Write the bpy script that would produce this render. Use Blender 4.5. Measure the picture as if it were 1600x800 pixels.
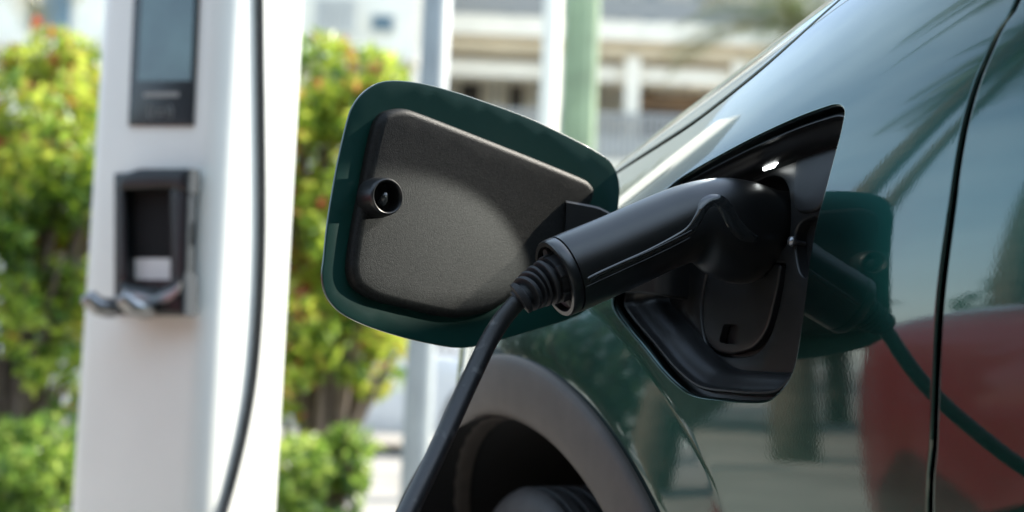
import bpy, math, random
from mathutils import Vector, Matrix, geometry
from mathutils import noise as mnoise
from mathutils.bvhtree import BVHTree
random.seed(7)
R = math.radians
for o in list(bpy.data.objects): bpy.data.objects.remove(o)
SC = bpy.context.scene
COL = SC.collection
# ------------------------------------------------------------------ camera
CAMZ, PITCH, ROLL, F = 0.80, R(4.5), R(2.4), 2222.2
cam_d = bpy.data.cameras.new('camera'); cam = bpy.data.objects.new('camera', cam_d); COL.objects.link(cam)
cam_d.sensor_width = 36; cam_d.lens = 50; cam_d.clip_start = 0.02; cam_d.clip_end = 3000
CAMROT = (Matrix.Rotation(R(90)+PITCH, 3, 'X') @ Matrix.Rotation(ROLL, 3, 'Z'))
cam.matrix_world = Matrix.Translation((0, 0, CAMZ)) @ CAMROT.to_4x4()
cam_d.dof.use_dof = True; cam_d.dof.focus_distance = 1.24; cam_d.dof.aperture_fstop = 3.6; cam_d.dof.aperture_blades = 9
SC.camera = cam
# ------------------------------------------------------------------ sky and sun
SUN_AZ, SUN_EL = R(60), R(40)      # azimuth clockwise from +Y (view direction)
w = bpy.data.worlds.new('World'); SC.world = w; w.use_nodes = True
nt = w.node_tree; bgn = nt.nodes['Background']
sky = nt.nodes.new('ShaderNodeTexSky'); sky.sky_type = 'NISHITA'; sky.sun_disc = False
sky.sun_elevation = SUN_EL; sky.sun_rotation = SUN_AZ; sky.air_density = 1.0; sky.dust_density = .9; sky.ozone_density = 1.4
wtc = nt.nodes.new('ShaderNodeTexCoord'); wmp = nt.nodes.new('ShaderNodeMapping'); wmp.inputs['Scale'].default_value = (1, 1, 2.6)
wn = nt.nodes.new('ShaderNodeTexNoise'); wn.inputs['Scale'].default_value = 1.6; wn.inputs['Detail'].default_value = 7; wn.inputs['Roughness'].default_value = .55
wr = nt.nodes.new('ShaderNodeMapRange'); wr.inputs['From Min'].default_value = .38; wr.inputs['From Max'].default_value = .72; wr.inputs['To Min'].default_value = .05; wr.inputs['To Max'].default_value = .52
wm = nt.nodes.new('ShaderNodeMixRGB'); wm.inputs[2].default_value = (7.6, 9.3, 10.0, 1)       # thin high cloud over the blue
nt.links.new(wtc.outputs['Generated'], wmp.inputs[0]); nt.links.new(wmp.outputs[0], wn.inputs['Vector']); nt.links.new(wn.outputs['Fac'], wr.inputs['Value'])
nt.links.new(wr.outputs[0], wm.inputs[0]); nt.links.new(sky.outputs[0], wm.inputs[1]); nt.links.new(wm.outputs[0], bgn.inputs[0]); bgn.inputs[1].default_value = 0.15
sd = bpy.data.lights.new('sun', 'SUN'); sd.energy = 3.7; sd.angle = R(0.53); sd.color = (1, .93, .80)
sun = bpy.data.objects.new('sun', sd); COL.objects.link(sun)
sdir = Vector((math.sin(SUN_AZ)*math.cos(SUN_EL), math.cos(SUN_AZ)*math.cos(SUN_EL), math.sin(SUN_EL)))
sun.rotation_euler = sdir.to_track_quat('Z', 'Y').to_euler()
SC.view_settings.view_transform = 'Standard'; SC.view_settings.look = 'None'
SC.view_settings.exposure = 1.45; SC.view_settings.gamma = 1
SC.render.engine = 'CYCLES'
SC.cycles.max_bounces = 8

# ------------------------------------------------------------------ helpers
CO = Vector((0, 0, CAMZ))
def ray(px, py):
    return (CAMROT @ Vector(((px-800)/F, (400-py)/F, -1))).normalized()
def at(px, py, Y):
    d = ray(px, py); return CO + d*(Y/d.y)
def on_plane(px, py, p, n):
    d = ray(px, py); return CO + d*((p-CO).dot(n)/d.dot(n))
def tag(o, label=None, cat=None, group=None, kind=None):
    if label: o['label'] = label
    if cat: o['category'] = cat
    if group: o['group'] = group
    if kind: o['kind'] = kind
    return o
def thing(name, label, cat, loc=(0,0,0), group=None):
    o = bpy.data.objects.new(name, None); COL.objects.link(o); o.location = loc
    o.empty_display_size = .1
    return tag(o, label, cat, group)
def rootloc(p):
    while p.parent: p = p.parent
    return p.location.copy()
def mesh(name, V, Fc, mat, parent=None, smooth=True, normals=None, label=None, sharp=None, base=None):
    """vertices in world space; stored relative to the thing's base"""
    off = rootloc(parent) if parent else Vector(base or (0,0,0))
    me = bpy.data.meshes.new(name)
    me.from_pydata([tuple(Vector(v)-off) for v in V], [], [tuple(f) for f in Fc])
    me.validate(); me.update()
    for p in me.polygons: p.use_smooth = smooth
    if normals: me.normals_split_custom_set_from_vertices([tuple(n) for n in normals])
    elif sharp is not None and smooth:
        try: me.set_sharp_from_angle(angle=R(sharp))
        except Exception: pass
    o = bpy.data.objects.new(name, me); COL.objects.link(o)
    me.materials.append(mat)
    if parent: o.parent = parent
    elif base: o.location = base
    if label: o['label'] = label
    return o
def tube_data(pts, rad, seg=16, V=None, Fc=None, cap=True, flat=1.0, up=None):
    V = [] if V is None else V; Fc = [] if Fc is None else Fc
    pts = [Vector(p) for p in pts]; n = len(pts)
    rr = rad if isinstance(rad, (list, tuple)) else [rad]*n
    t = (pts[1]-pts[0]).normalized()
    a = Vector(up) if up is not None else (Vector((0,0,1)) if abs(t.z) < .9 else Vector((1,0,0)))
    a = (a - t*a.dot(t)).normalized(); b0 = len(V)
    for i in range(n):
        t = (pts[min(i+1,n-1)]-pts[max(i-1,0)]).normalized()
        a = (a - t*a.dot(t)).normalized(); b = t.cross(a)
        for k in range(seg):
            th = 2*math.pi*k/seg
            V.append(pts[i]+a*(rr[i]*math.cos(th)*flat)+b*(rr[i]*math.sin(th)))
    for i in range(n-1):
        for k in range(seg):
            k2 = (k+1) % seg
            Fc.append((b0+i*seg+k, b0+i*seg+k2, b0+(i+1)*seg+k2, b0+(i+1)*seg+k))
    if cap:
        Fc.append([b0+k for k in range(seg)][::-1]); Fc.append([b0+(n-1)*seg+k for k in range(seg)])
    return V, Fc
def box_data(c, sx, sy, sz, V=None, Fc=None, M=None, bev=0):
    """box centred at c, half sizes along optional axes M; bev>0 chamfers all edges"""
    V = [] if V is None else V; Fc = [] if Fc is None else Fc
    c = Vector(c); M = M or Matrix.Identity(3); b0 = len(V)
    if bev <= 0:
        for z in (-1,1):
            for y in (-1,1):
                for x in (-1,1): V.append(c + M @ Vector((x*sx, y*sy, z*sz)))
        for f in ((0,2,3,1),(4,5,7,6),(0,1,5,4),(2,6,7,3),(0,4,6,2),(1,3,7,5)): Fc.append([b0+i for i in f])
    else:
        import bmesh
        bm = bmesh.new(); bmesh.ops.create_cube(bm, size=2)
        for v in bm.verts: v.co = Vector((v.co.x*sx, v.co.y*sy, v.co.z*sz))
        bmesh.ops.bevel(bm, geom=list(bm.edges), offset=bev, segments=3, affect='EDGES', profile=.5)
        bm.verts.index_update()
        for v in bm.verts: V.append(c + M @ v.co)
        for f in bm.faces: Fc.append([b0+v.index for v in f.verts])
        bm.free()
    return V, Fc
def crom(P, n, closed=True):
    """Catmull-Rom through P, resampled to n points evenly"""
    P = [Vector(p) for p in P]; m = len(P); D = []
    rng = range(m) if closed else range(m-1)
    for i in rng:
        if closed: p0,p1,p2,p3 = P[i-1],P[i],P[(i+1)%m],P[(i+2)%m]
        else: p0,p1,p2,p3 = P[max(i-1,0)],P[i],P[i+1],P[min(i+2,m-1)]
        for k in range(12):
            t = k/12
            D.append(.5*((2*p1)+(p2-p0)*t+(2*p0-5*p1+4*p2-p3)*t*t+(3*p1-p0-3*p2+p3)*t**3))
    if not closed: D.append(P[-1])
    L = [0]
    E = D+[D[0]] if closed else D
    for i in range(1, len(E)): L.append(L[-1]+(E[i]-E[i-1]).length)
    out = []; j = 0
    for k in range(n):
        s = L[-1]*k/(n if closed else n-1)
        while j < len(L)-2 and L[j+1] < s: j += 1
        u = (s-L[j])/max(L[j+1]-L[j], 1e-9)
        out.append(E[j].lerp(E[j+1], min(max(u,0),1)))
    return out
def V2(p): return Vector((p[0], p[1]))
def area2(P): return .5*sum(P[i-1][0]*P[i][1]-P[i][0]*P[i-1][1] for i in range(len(P)))
def inside(p, P):
    c = False; x, y = p[0], p[1]; j = len(P)-1
    for i in range(len(P)):
        if (P[i][1] > y) != (P[j][1] > y) and x < (P[j][0]-P[i][0])*(y-P[i][1])/(P[j][1]-P[i][1])+P[i][0]: c = not c
        j = i
    return c
def loop_normals(P, win):
    """outward 2D normals of closed loop, smoothed over +-win points"""
    n = len(P); s = 1 if area2(P) > 0 else -1; N = []
    for i in range(n):
        t = P[(i+win) % n]-P[(i-win) % n]; v = Vector((t.y, -t.x))*s
        N.append(v.normalized() if v.length > 0 else Vector((1,0)))
    return N
def offset_loop(P, d, win=None):
    n = len(P); per = sum((P[i]-P[i-1]).length for i in range(n))/n
    win = win or max(1, int(abs(d)*1.1/per)); N = loop_normals(P, win)
    N2 = []
    for i in range(n):
        a = Vector((0,0))
        for k in range(-win, win+1): a += N[(i+k) % n]
        N2.append(a.normalized())
    return [P[i]+N2[i]*d for i in range(n)]
def fill(loops, spacing, grid=True, extra=()):
    """CDT of outer loop minus holes -> 2D verts, tris; first verts are the loops in order"""
    pts = []; edges = []
    for L in loops:
        b = len(pts); pts += [V2(p) for p in L]
        edges += [(b+i, b+(i+1) % len(L)) for i in range(len(L))]
    nb = len(pts)
    pts += [V2(p) for p in extra if inside(p, loops[0]) and not any(inside(p, h) for h in loops[1:])]
    if grid:
        xs = [p[0] for p in loops[0]]; ys = [p[1] for p in loops[0]]
        cell = {}
        for p in pts: cell.setdefault((int(p.x//spacing), int(p.y//spacing)), []).append(p)
        x = min(xs)
        r = 0
        while x < max(xs):
            y = min(ys) + (spacing/2 if r % 2 else 0)
            while y < max(ys):
                q = Vector((x, y)); ok = inside(q, loops[0]) and not any(inside(q, h) for h in loops[1:])
                if ok:
                    ci, cj = int(x//spacing), int(y//spacing)
                    for a in (-1,0,1):
                        for b in (-1,0,1):
                            for p in cell.get((ci+a, cj+b), ()):
                                if (p-q).length < spacing*.55: ok = False
                if ok: pts.append(q)
                y += spacing
            x += spacing; r += 1
    res = geometry.delaunay_2d_cdt(pts, edges, [], 0, 1e-7)
    v2, tris = res[0], res[2]
    T = []
    for t in tris:
        c = (v2[t[0]]+v2[t[1]]+v2[t[2]])/3
        if inside(c, loops[0]) and not any(inside(c, h) for h in loops[1:]):
            a = (v2[t[1]]-v2[t[0]]).cross(v2[t[2]]-v2[t[0]])
            T.append(tuple(t) if a > 0 else (t[0], t[2], t[1]))
    return v2, T
def sm(a, b, x):
    t = min(max((x-a)/(b-a), 0), 1); return t*t*(3-2*t)

# ------------------------------------------------------------------ materials
def mat(name, col, rough=.5, metal=0, coat=0, coat_r=.03, noise=0, nscale=20, bump=0, bscale=200, spec=.5, trans=0, emit=0, ecol=None, col2=None, dist=.002, rvar=0, detail=4, lo=.35, hi=.65):
    m = bpy.data.materials.new(name); m.use_nodes = True; N = m.node_tree; b = N.nodes['Principled BSDF']
    b.inputs['Base Color'].default_value = (*col, 1); b.inputs['Roughness'].default_value = rough
    b.inputs['Metallic'].default_value = metal; b.inputs['Coat Weight'].default_value = coat
    b.inputs['Coat Roughness'].default_value = coat_r; b.inputs['Specular IOR Level'].default_value = spec
    b.inputs['Transmission Weight'].default_value = trans
    if emit: b.inputs['Emission Color'].default_value = (*(ecol or col), 1); b.inputs['Emission Strength'].default_value = emit
    tc = N.nodes.new('ShaderNodeTexCoord')
    if noise or col2:
        n = N.nodes.new('ShaderNodeTexNoise'); n.inputs['Scale'].default_value = nscale; n.inputs['Detail'].default_value = detail
        N.links.new(tc.outputs['Object'], n.inputs['Vector'])
        r = N.nodes.new('ShaderNodeValToRGB'); r.color_ramp.elements[0].position = lo; r.color_ramp.elements[1].position = hi
        c2 = col2 or tuple(min(1, c*(1+noise)) for c in col); c1 = col if col2 else tuple(c*(1-noise) for c in col)
        r.color_ramp.elements[0].color = (*c1, 1); r.color_ramp.elements[1].color = (*c2, 1)
        N.links.new(n.outputs['Fac'], r.inputs['Fac']); N.links.new(r.outputs['Color'], b.inputs['Base Color'])
    if bump:
        n2 = N.nodes.new('ShaderNodeTexNoise'); n2.inputs['Scale'].default_value = bscale; n2.inputs['Detail'].default_value = 2
        N.links.new(tc.outputs['Object'], n2.inputs['Vector'])
        bp = N.nodes.new('ShaderNodeBump'); bp.inputs['Strength'].default_value = bump; bp.inputs['Distance'].default_value = dist
        N.links.new(n2.outputs['Fac'], bp.inputs['Height']); N.links.new(bp.outputs['Normal'], b.inputs['Normal'])
        if coat: N.links.new(bp.outputs['Normal'], b.inputs['Coat Normal'])
    if rvar:
        n3 = N.nodes.new('ShaderNodeTexNoise'); n3.inputs['Scale'].default_value = 9; n3.inputs['Detail'].default_value = 6
        N.links.new(tc.outputs['Object'], n3.inputs['Vector'])
        mr = N.nodes.new('ShaderNodeMapRange'); mr.inputs['To Min'].default_value = rough-rvar; mr.inputs['To Max'].default_value = rough+rvar
        N.links.new(n3.outputs['Fac'], mr.inputs['Value']); N.links.new(mr.outputs['Result'], b.inputs['Roughness'])
    return m
def leaf_mat(name, cols, scale=6, trans=.45):
    m = bpy.data.materials.new(name); m.use_nodes = True; N = m.node_tree; b = N.nodes['Principled BSDF']
    at_ = N.nodes.new('ShaderNodeAttribute'); at_.attribute_name = 'leaf_tone'
    r = N.nodes.new('ShaderNodeValToRGB'); e = r.color_ramp.elements
    while len(e) < len(cols): e.new(.5)
    for i, (p, c) in enumerate(cols): e[i].position = p; e[i].color = (*c, 1)
    N.links.new(at_.outputs['Fac'], r.inputs['Fac']); N.links.new(r.outputs['Color'], b.inputs['Base Color'])
    b.inputs['Roughness'].default_value = .35
    t = N.nodes.new('ShaderNodeBsdfTranslucent'); mx = N.nodes.new('ShaderNodeMixShader'); mx.inputs[0].default_value = trans
    hs = N.nodes.new('ShaderNodeHueSaturation'); hs.inputs['Value'].default_value = 1.5; hs.inputs['Hue'].default_value = .485
    N.links.new(r.outputs['Color'], hs.inputs['Color']); N.links.new(hs.outputs['Color'], t.inputs['Color'])
    N.links.new(b.outputs[0], mx.inputs[1]); N.links.new(t.outputs[0], mx.inputs[2])
    N.links.new(mx.outputs[0], N.nodes['Material Output'].inputs['Surface'])
    return m
def tone(o, rnd, scale=2.2, spread=.22, per=4):
    from mathutils import noise
    me = o.data; a = me.attributes.new('leaf_tone', 'FLOAT', 'POINT'); v = 0; off = o.matrix_world.translation
    n = len(me.vertices)
    for i in range(0, n, per):
        c = me.vertices[i].co; t = .5+.42*noise.noise(c*scale+Vector((3.1,7.7,1.3)))*1.6+rnd.gauss(0, spread)
        for k in range(i, min(n, i+per)): a.data[k].value = t
PAINT = mat('green_car_paint', (.004,.044,.037), rough=.24, metal=1.0, coat=1, coat_r=.02, bump=.009, bscale=380, dist=.001)
PAINT.node_tree.nodes['Principled BSDF'].inputs['Coat IOR'].default_value = 1.75
PAINT2 = mat('green_flap_paint', (.004,.040,.032), rough=.38, spec=.3, coat=.8, coat_r=.03, bump=.02, bscale=700, dist=.0006)
TRIM = mat('arch_plastic', (.060,.050,.042), rough=.56, noise=.12, nscale=30, bump=.25, bscale=1500, dist=.0003, spec=.5)
PLAS = mat('black_port_plastic', (.010,.011,.012), rough=.36, noise=.15, nscale=60, bump=.15, bscale=1400, dist=.0003)
PANEL = mat('grained_panel_plastic', (.0095,.0102,.0098), rough=.5, noise=.45, nscale=420, bump=.7, bscale=1100, dist=.0005, spec=.22)
HANDLE = mat('satin_black_plastic', (.006,.007,.0078), rough=.33, spec=.8, noise=.2, nscale=40, bump=.12, bscale=1800, dist=.0003, rvar=.05)
GLOSS = mat('gloss_black_strip', (.016,.018,.019), rough=.08, coat=1, coat_r=.02, noise=.1)
RUB = mat('black_rubber', (.010,.011,.013), rough=.6, noise=.2, nscale=80, bump=.2, bscale=900, dist=.0004)
CABLE = mat('cable_rubber', (.012,.0125,.0135), rough=.42, col2=(.07,.07,.068), nscale=70, lo=.60, hi=.72, bump=.3, bscale=350, dist=.0004, rvar=.1)
TYRE = mat('tyre_rubber', (.030,.030,.031), rough=.62, noise=.3, nscale=30, bump=.3, bscale=300, dist=.001)
VOID = mat('dark_liner', (.0025,.0025,.003), rough=.9, noise=.2, nscale=20)
RIM = mat('wheel_metal', (.35,.35,.36), rough=.3, metal=1, noise=.1)
GLASS = mat('dark_glass', (.01,.012,.014), rough=.03, coat=1, coat_r=.01, noise=.05)
LAMP = mat('port_lamp_lens', (.9,.9,.88), rough=.3, emit=4, ecol=(.95,1,.98), noise=.02)
STEEL = mat('pin_steel', (.30,.31,.33), rough=.35, metal=.9, noise=.1)

# ================================================================== GREEN CAR
U = Vector((-math.sin(R(26)), math.cos(R(26)), 0))     # car forward
NN = Vector((-U.y, U.x, 0))                             # out of the flank towards the camera's left
P0 = Vector((.248, 1.15, 0))
WS, WZ = .575, .322                                       # wheel centre (s, z)
PH = [(-.62,-9),(-.4,-6),(-.2,-3.2),(-.05,-1.2),(.05,.2),(.1,2.6),(.16,7.5),(.2,12),(.25,17),(.3,23),(.34,29),(.38,36),(.42,45),(.46,56),(.50,67),(.56,76),(.7,82),(1.1,88),(1.35,90)]
def phi(l):
    for i in range(len(PH)-1):
        if l <= PH[i+1][0]:
            a, b = PH[i], PH[i+1]; t = (l-a[0])/(b[0]-a[0]); t = max(t, 0)
            return R(a[1]+(b[1]-a[1])*t)
    return R(PH[-1][1])
TAB = {}; DL = .005
n_, z_ = 0.0, .80; TAB[0] = (n_, z_)
for i in range(1, 262):
    p = phi((i-.5)*DL); n_ -= math.sin(p)*DL; z_ += math.cos(p)*DL; TAB[i] = (n_, z_)
n_, z_ = 0.0, .80
for i in range(-1, -126, -1):
    p = phi((i+.5)*DL); n_ += math.sin(p)*DL; z_ -= math.cos(p)*DL; TAB[i] = (n_, z_)
KN = sorted(TAB)
NTAB = [TAB[k] for k in KN]
def smooth_tab(T, it):
    for _ in range(it): T = [T[0]]+[tuple((T[i-1][c]+2*T[i][c]+T[i+1][c])/4 for c in (0,1)) for i in range(1,len(T)-1)]+[T[-1]]
    return T
NTAB = smooth_tab(NTAB, 30)
def prof(l):
    x = l/DL - KN[0]; i = int(math.floor(x)); i = max(1, min(i, len(NTAB)-3)); t = x-i
    o = []
    for c in (0,1):
        p0,p1,p2,p3 = NTAB[i-1][c],NTAB[i][c],NTAB[i+1][c],NTAB[i+2][c]
        o.append(.5*((2*p1)+(p2-p0)*t+(2*p0-5*p1+4*p2-p3)*t*t+(3*p1-p0-3*p2+p3)*t**3))
    return o
def softplus(x, k): return k*math.log1p(math.exp(min(x/k, 50)))
def body_nz(s, l):
    n, z = prof(l)
    drop = .29*s + .0*max(s-.3,0)**2
    if s < 0: drop = .29*s/(1+abs(s)*.6)
    z -= drop*sm(-.02, .36, l)
    n -= .42*softplus(s-.46, .04)**2 + 1.2*softplus(s-.83,.05)**2
    rho = math.hypot(s-WS, z-WZ)
    n += .09*softplus(.579-rho, .0018) - .09*softplus(.500-rho,.003)
    return n, z
def S3(s, l):
    n, z = body_nz(s, l); return P0 + U*s + NN*n + Vector((0,0,z))
def SN(s, l):
    e = .003
    a = S3(s+e, l)-S3(s-e, l); b = S3(s, l+e)-S3(s, l-e); v = a.cross(b).normalized()
    return v if v.dot(NN+Vector((0,0,1))) > 0 else -v
def px2sl(px, py, s0=.2, l0=.1):
    d = ray(px, py); s, l = s0, l0
    for _ in range(25):
        P = S3(s, l); N = SN(s, l); dn = d.dot(N)
        if abs(dn) < .02: dn = -.02
        Q = CO + d*((P-CO).dot(N)/dn); e = .003; D = Q-P
        a = (S3(s+e, l)-S3(s-e, l))/(2*e); b = (S3(s, l+e)-S3(s, l-e))/(2*e)
        aa, ab, bb, da, db = a.dot(a), a.dot(b), b.dot(b), D.dot(a), D.dot(b); det = aa*bb-ab*ab
        ds, dl = (da*bb-db*ab)/det, (db*aa-da*ab)/det
        k = min(1, .08/max(abs(ds), abs(dl), 1e-9)); s += ds*k; l += dl*k
        s = min(max(s,-1.2),1.6); l = min(max(l,-.58),1.0)
    return Vector((s, l))
def trace(P, s0=.2, l0=.1):
    out = []
    for p in P:
        q = px2sl(p[0], p[1], s0, l0); out.append(q); s0, l0 = q
    return out
def z2l(s, z):
    a, b = -.6, 1.2
    for _ in range(40):
        m = (a+b)/2
        if body_nz(s, m)[1] < z: a = m
        else: b = m
    return (a+b)/2

car = thing('parked_car', 'glossy dark green car with its charge flap open and a black plug in it', 'car', P0+U*WS+NN*-.85)
def hem_rows(V, Nn, loop, idx, outward_sign, r=.0028, depth=.014):
    """round a body edge inwards; returns faces. loop in (s,l), idx = vertex indices of the loop"""
    n = len(loop); NL = loop_normals(loop, 1); Fc = []; prev = list(idx)
    base = [(S3(*p), SN(*p)) for p in loop]
    B = []
    for i, p in enumerate(loop):
        e = .002; v = NL[i]*outward_sign; d = S3(p[0]+v.x*e, p[1]+v.y*e)-base[i][0]
        N = base[i][1]; B.append((d-N*d.dot(N)).normalized())
    for a in (22, 45, 68, 90, -1):
        cur = []
        for i in range(n):
            P, N = base[i]
            if a >= 0:
                an = R(a); V.append(P+B[i]*r*math.sin(an)-N*r*(1-math.cos(an))); Nn.append((N*math.cos(an)+B[i]*math.sin(an)).normalized())
            else:
                V.append(P+B[i]*r-N*depth); Nn.append(B[i])
            cur.append(len(V)-1)
        for i in range(n):
            j = (i+1) % n; Fc.append((prev[i], prev[j], cur[j], cur[i]))
        prev = cur
    return Fc
def body_panel(name, outer, holes, sp, mt, parent, label=None, hem=True, extra=()):
    if area2(outer) < 0: outer = outer[::-1]
    loops = [outer]+holes
    v2, T = fill(loops, sp, True, extra)
    V = [S3(p.x, p.y) for p in v2]; Nn = [SN(p.x, p.y) for p in v2]; Fc = []
    for t in T:
        g = (V[t[1]]-V[t[0]]).cross(V[t[2]]-V[t[0]])
        Fc.append(t if g.dot(Nn[t[0]]) > 0 else (t[0], t[2], t[1]))
    if hem:
        b = 0
        for k, L in enumerate(loops):
            q = hem_rows(V, Nn, L, range(b, b+len(L)), 1 if k == 0 else -1); b += len(L)
            for f in q:
                g = (V[f[1]]-V[f[0]]).cross(V[f[2]]-V[f[0]])
                Fc.append(f if g.dot(Nn[f[2]]+Nn[f[0]]) > 0 else f[::-1])
    return mesh(name, V, Fc, mt, parent, normals=Nn, label=label)
# --- traced body lines
door_px = [(1452,800),(1458,700),(1462,600),(1468,480),(1485,340),(1500,236),(1512,178),(1528,125),(1544,87),(1562,47),(1587,9)]
door_l = trace(door_px, -.1, -.1)
hood_l = [Vector(p) for p in ((-.30,.460),(-.15,.440),(-.02,.418),(.094,.391),(.142,.374),(.196,.362),(.286,.357),(.364,.365),(.47,.381),(.6,.398),(.8,.415),(1.0,.43),(1.2,.44),(1.36,.445))]
port_px = [(1307,161),(1317,164),(1321,173),(1318,192),(1311,222),(1293,290),(1277,350),(1266,410),(1263,440),(1256,494),(1248,547),(1242,575),(1232,598),(1215,618),(1196,629),(1160,630),(1127,627),(1090,622),(1065,610),(1034,581),(1002,541),(981,516),(963,492),(956,474),(960,450),(972,412),(993,360),(1015,322),(1045,292),(1066,275),(1097,256),(1167,218),(1237,185),(1290,165)]
port_l = crom([V2(p) for p in trace(port_px, 0, .2)], 260)

# --- plates: a rounded slab from a closed 2D loop; mp(a, b, h) maps to space
def plate(name, loop, mp, T, r, mt, parent, sp=.01, holes=(), steps=5, h0=0.0, label=None, sharp=40, grid=True, kind=None):
    loop = [V2(p) for p in loop]
    if area2(loop) < 0: loop = loop[::-1]
    V = []; Fc = []; rows = []
    rows.append([(p, h0) for p in loop])
    rows.append([(p, h0+T-r) for p in loop])
    for k in range(1, steps+1):
        a = math.pi/2*k/steps
        L = offset_loop(loop, -r*(1-math.cos(a))) if r > 0 else loop
        rows.append([(p, h0+T-r+r*math.sin(a)) for p in L])
    if r <= 0: rows = rows[:2]
    n = len(loop)
    for row in rows:
        for p, h in row: V.append(mp(p.x, p.y, h))
    for k in range(len(rows)-1):
        for i in range(n):
            j = (i+1) % n; Fc.append((k*n+i, k*n+j, (k+1)*n+j, (k+1)*n+i))
    top = [p for p, h in rows[-1]]; base = (len(rows)-1)*n
    v2, Tt = fill([top]+[list(h) for h in holes], sp, grid)
    b = len(V)
    for i, p in enumerate(v2):
        if i >= n: V.append(mp(p.x, p.y, h0+T))
    mi = lambda i: base+i if i < n else b+i-n
    Fc += [(mi(t[0]), mi(t[1]), mi(t[2])) for t in Tt]
    # hole walls
    q = n
    for h in holes:
        m = len(h); c = len(V); hh = [V2(p) for p in h]
        for p in hh: V.append(mp(p.x, p.y, h0))
        for i in range(m):
            j = (i+1) % m; Fc.append((mi(q+i), mi(q+j), c+j, c+i))
        q += m
    v3, T3 = fill([loop], sp*3, False); 
    if not holes: Fc += [(t[0], t[2], t[1]) for t in T3]
    import bmesh
    bm = bmesh.new(); vs = [bm.verts.new(v) for v in V]
    for f in Fc:
        try: bm.faces.new([vs[i] for i in f])
        except ValueError: pass
    bmesh.ops.recalc_face_normals(bm, faces=list(bm.faces)); bm.verts.index_update()
    V = [v.co.copy() for v in bm.verts]; Fc = [[v.index for v in f.verts] for f in bm.faces]; bm.free()
    o = mesh(name, V, Fc, mt, parent, sharp=sharp, label=label)
    if kind: o['kind'] = kind
    return o
def rrect(x0, y0, x1, y1, r, k=6):
    P = []
    for cx, cy, a0 in ((x1-r,y1-r,0),(x0+r,y1-r,90),(x0+r,y0+r,180),(x1-r,y0+r,270)):
        for i in range(k+1):
            a = R(a0+90*i/k); P.append(Vector((cx+r*math.cos(a), cy+r*math.sin(a))))
    return P
def densify(P, d):
    out = []
    for i in range(len(P)):
        a, b = V2(P[i]), V2(P[(i+1) % len(P)]); n = max(1, int((b-a).length/d))
        out += [a.lerp(b, k/n) for k in range(n)]
    return out

# --- fender
G = .0050
def line_at(line, t):  # t in 0..1 of polyline
    return crom(line, 61, False)[int(t*60)]
dline = [V2((-.128,-.55)), V2((-.131,-.3))]+[V2(p) for p in door_l]+[V2((-.197,.275)), V2((-.222,.32)), V2((-.25,.37)), V2((-.275,.42))]
dline = crom(dline, 120, False); hline = crom(hood_l, 140, False)
ARC_R = .485
arc = []
for k in range(81):
    a = R(195-210*k/80); arc.append((WS+ARC_R*math.cos(a), WZ+ARC_R*math.sin(a)))
arc = [V2((s, z2l(s, z))) for s, z in arc if z > .27]
L = []
L += [p+Vector((G,0)) for p in dline]                      # up the door line
L += [p-Vector((0,.0055)) for p in hline if -.255 < p.x < 1.19]
L += [V2((1.2,l)) for l in (.40,.3,.2,.1,0,-.1,-.2,-.3,-.4,-.5)]
L += [p for p in arc if p.x > WS][::-1] if False else []
front = [p for p in sorted(arc, key=lambda q: -math.atan2(q.y+.47, -(q.x-WS)))]
A2 = list(arc)                                              # front (high s) ... rear?
if A2[0].x < A2[-1].x: A2 = A2[::-1]
L += [V2((1.19,-.52)), V2((A2[0].x+.05, -.52))] + A2 + [V2((A2[-1].x-.05, -.52)), V2((.0,-.54))]
fender_loop = densify(L, .012)
ex = []
for rr in (.568,.574,.579,.584,.590):
    for k in range(260):
        a = R(190-200*k/260+(.35 if rr in (.574,.584) else 0)); s_, z_ = WS+rr*math.cos(a), WZ+rr*math.sin(a)
        if z_ > .28: ex.append(Vector((s_, z2l(s_, z_))))
body_panel('fender', fender_loop, [[V2(p) for p in port_l]], .0085, PAINT, car, extra=ex)
# --- door
D = [p-Vector((G,0)) for p in dline if p.y < .36]
D += [V2((-.35,.375)), V2((-.7,.40)), V2((-1.05,.41)), V2((-1.16,.35)), V2((-1.18,.1)), V2((-1.18,-.2)), V2((-1.15,-.5)), V2((-.6,-.53))]
door = body_panel('door', densify(D, .02), [], .016, PAINT, car)
D2 = [V2((-1.19,-.5)), V2((-1.20,.1)), V2((-1.175,.35)), V2((-1.08,.41)), V2((-1.5,.42)), V2((-1.9,.42)), V2((-2.05,.3)), V2((-1.95,0)), V2((-1.8,-.3)), V2((-1.7,-.5))]
body_panel('rear_door', densify(D2, .03), [], .03, PAINT, car)
D3 = [V2((-1.72,-.5)), V2((-1.82,-.3)), V2((-1.97,0)), V2((-2.07,.3)), V2((-2.0,.42)), V2((-2.9,.40)), V2((-3.0,.2)), V2((-3.02,-.2)), V2((-2.75,-.5))]
body_panel('rear_fender', densify(D3, .04), [], .05, PAINT, car)
door_handle = plate('handle', rrect(-.11,-.012,.11,.012,.011), lambda a,b,h: S3(-.98+a, .15+b)+NN*(.02+h), .012, .006, PAINT, door)
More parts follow.
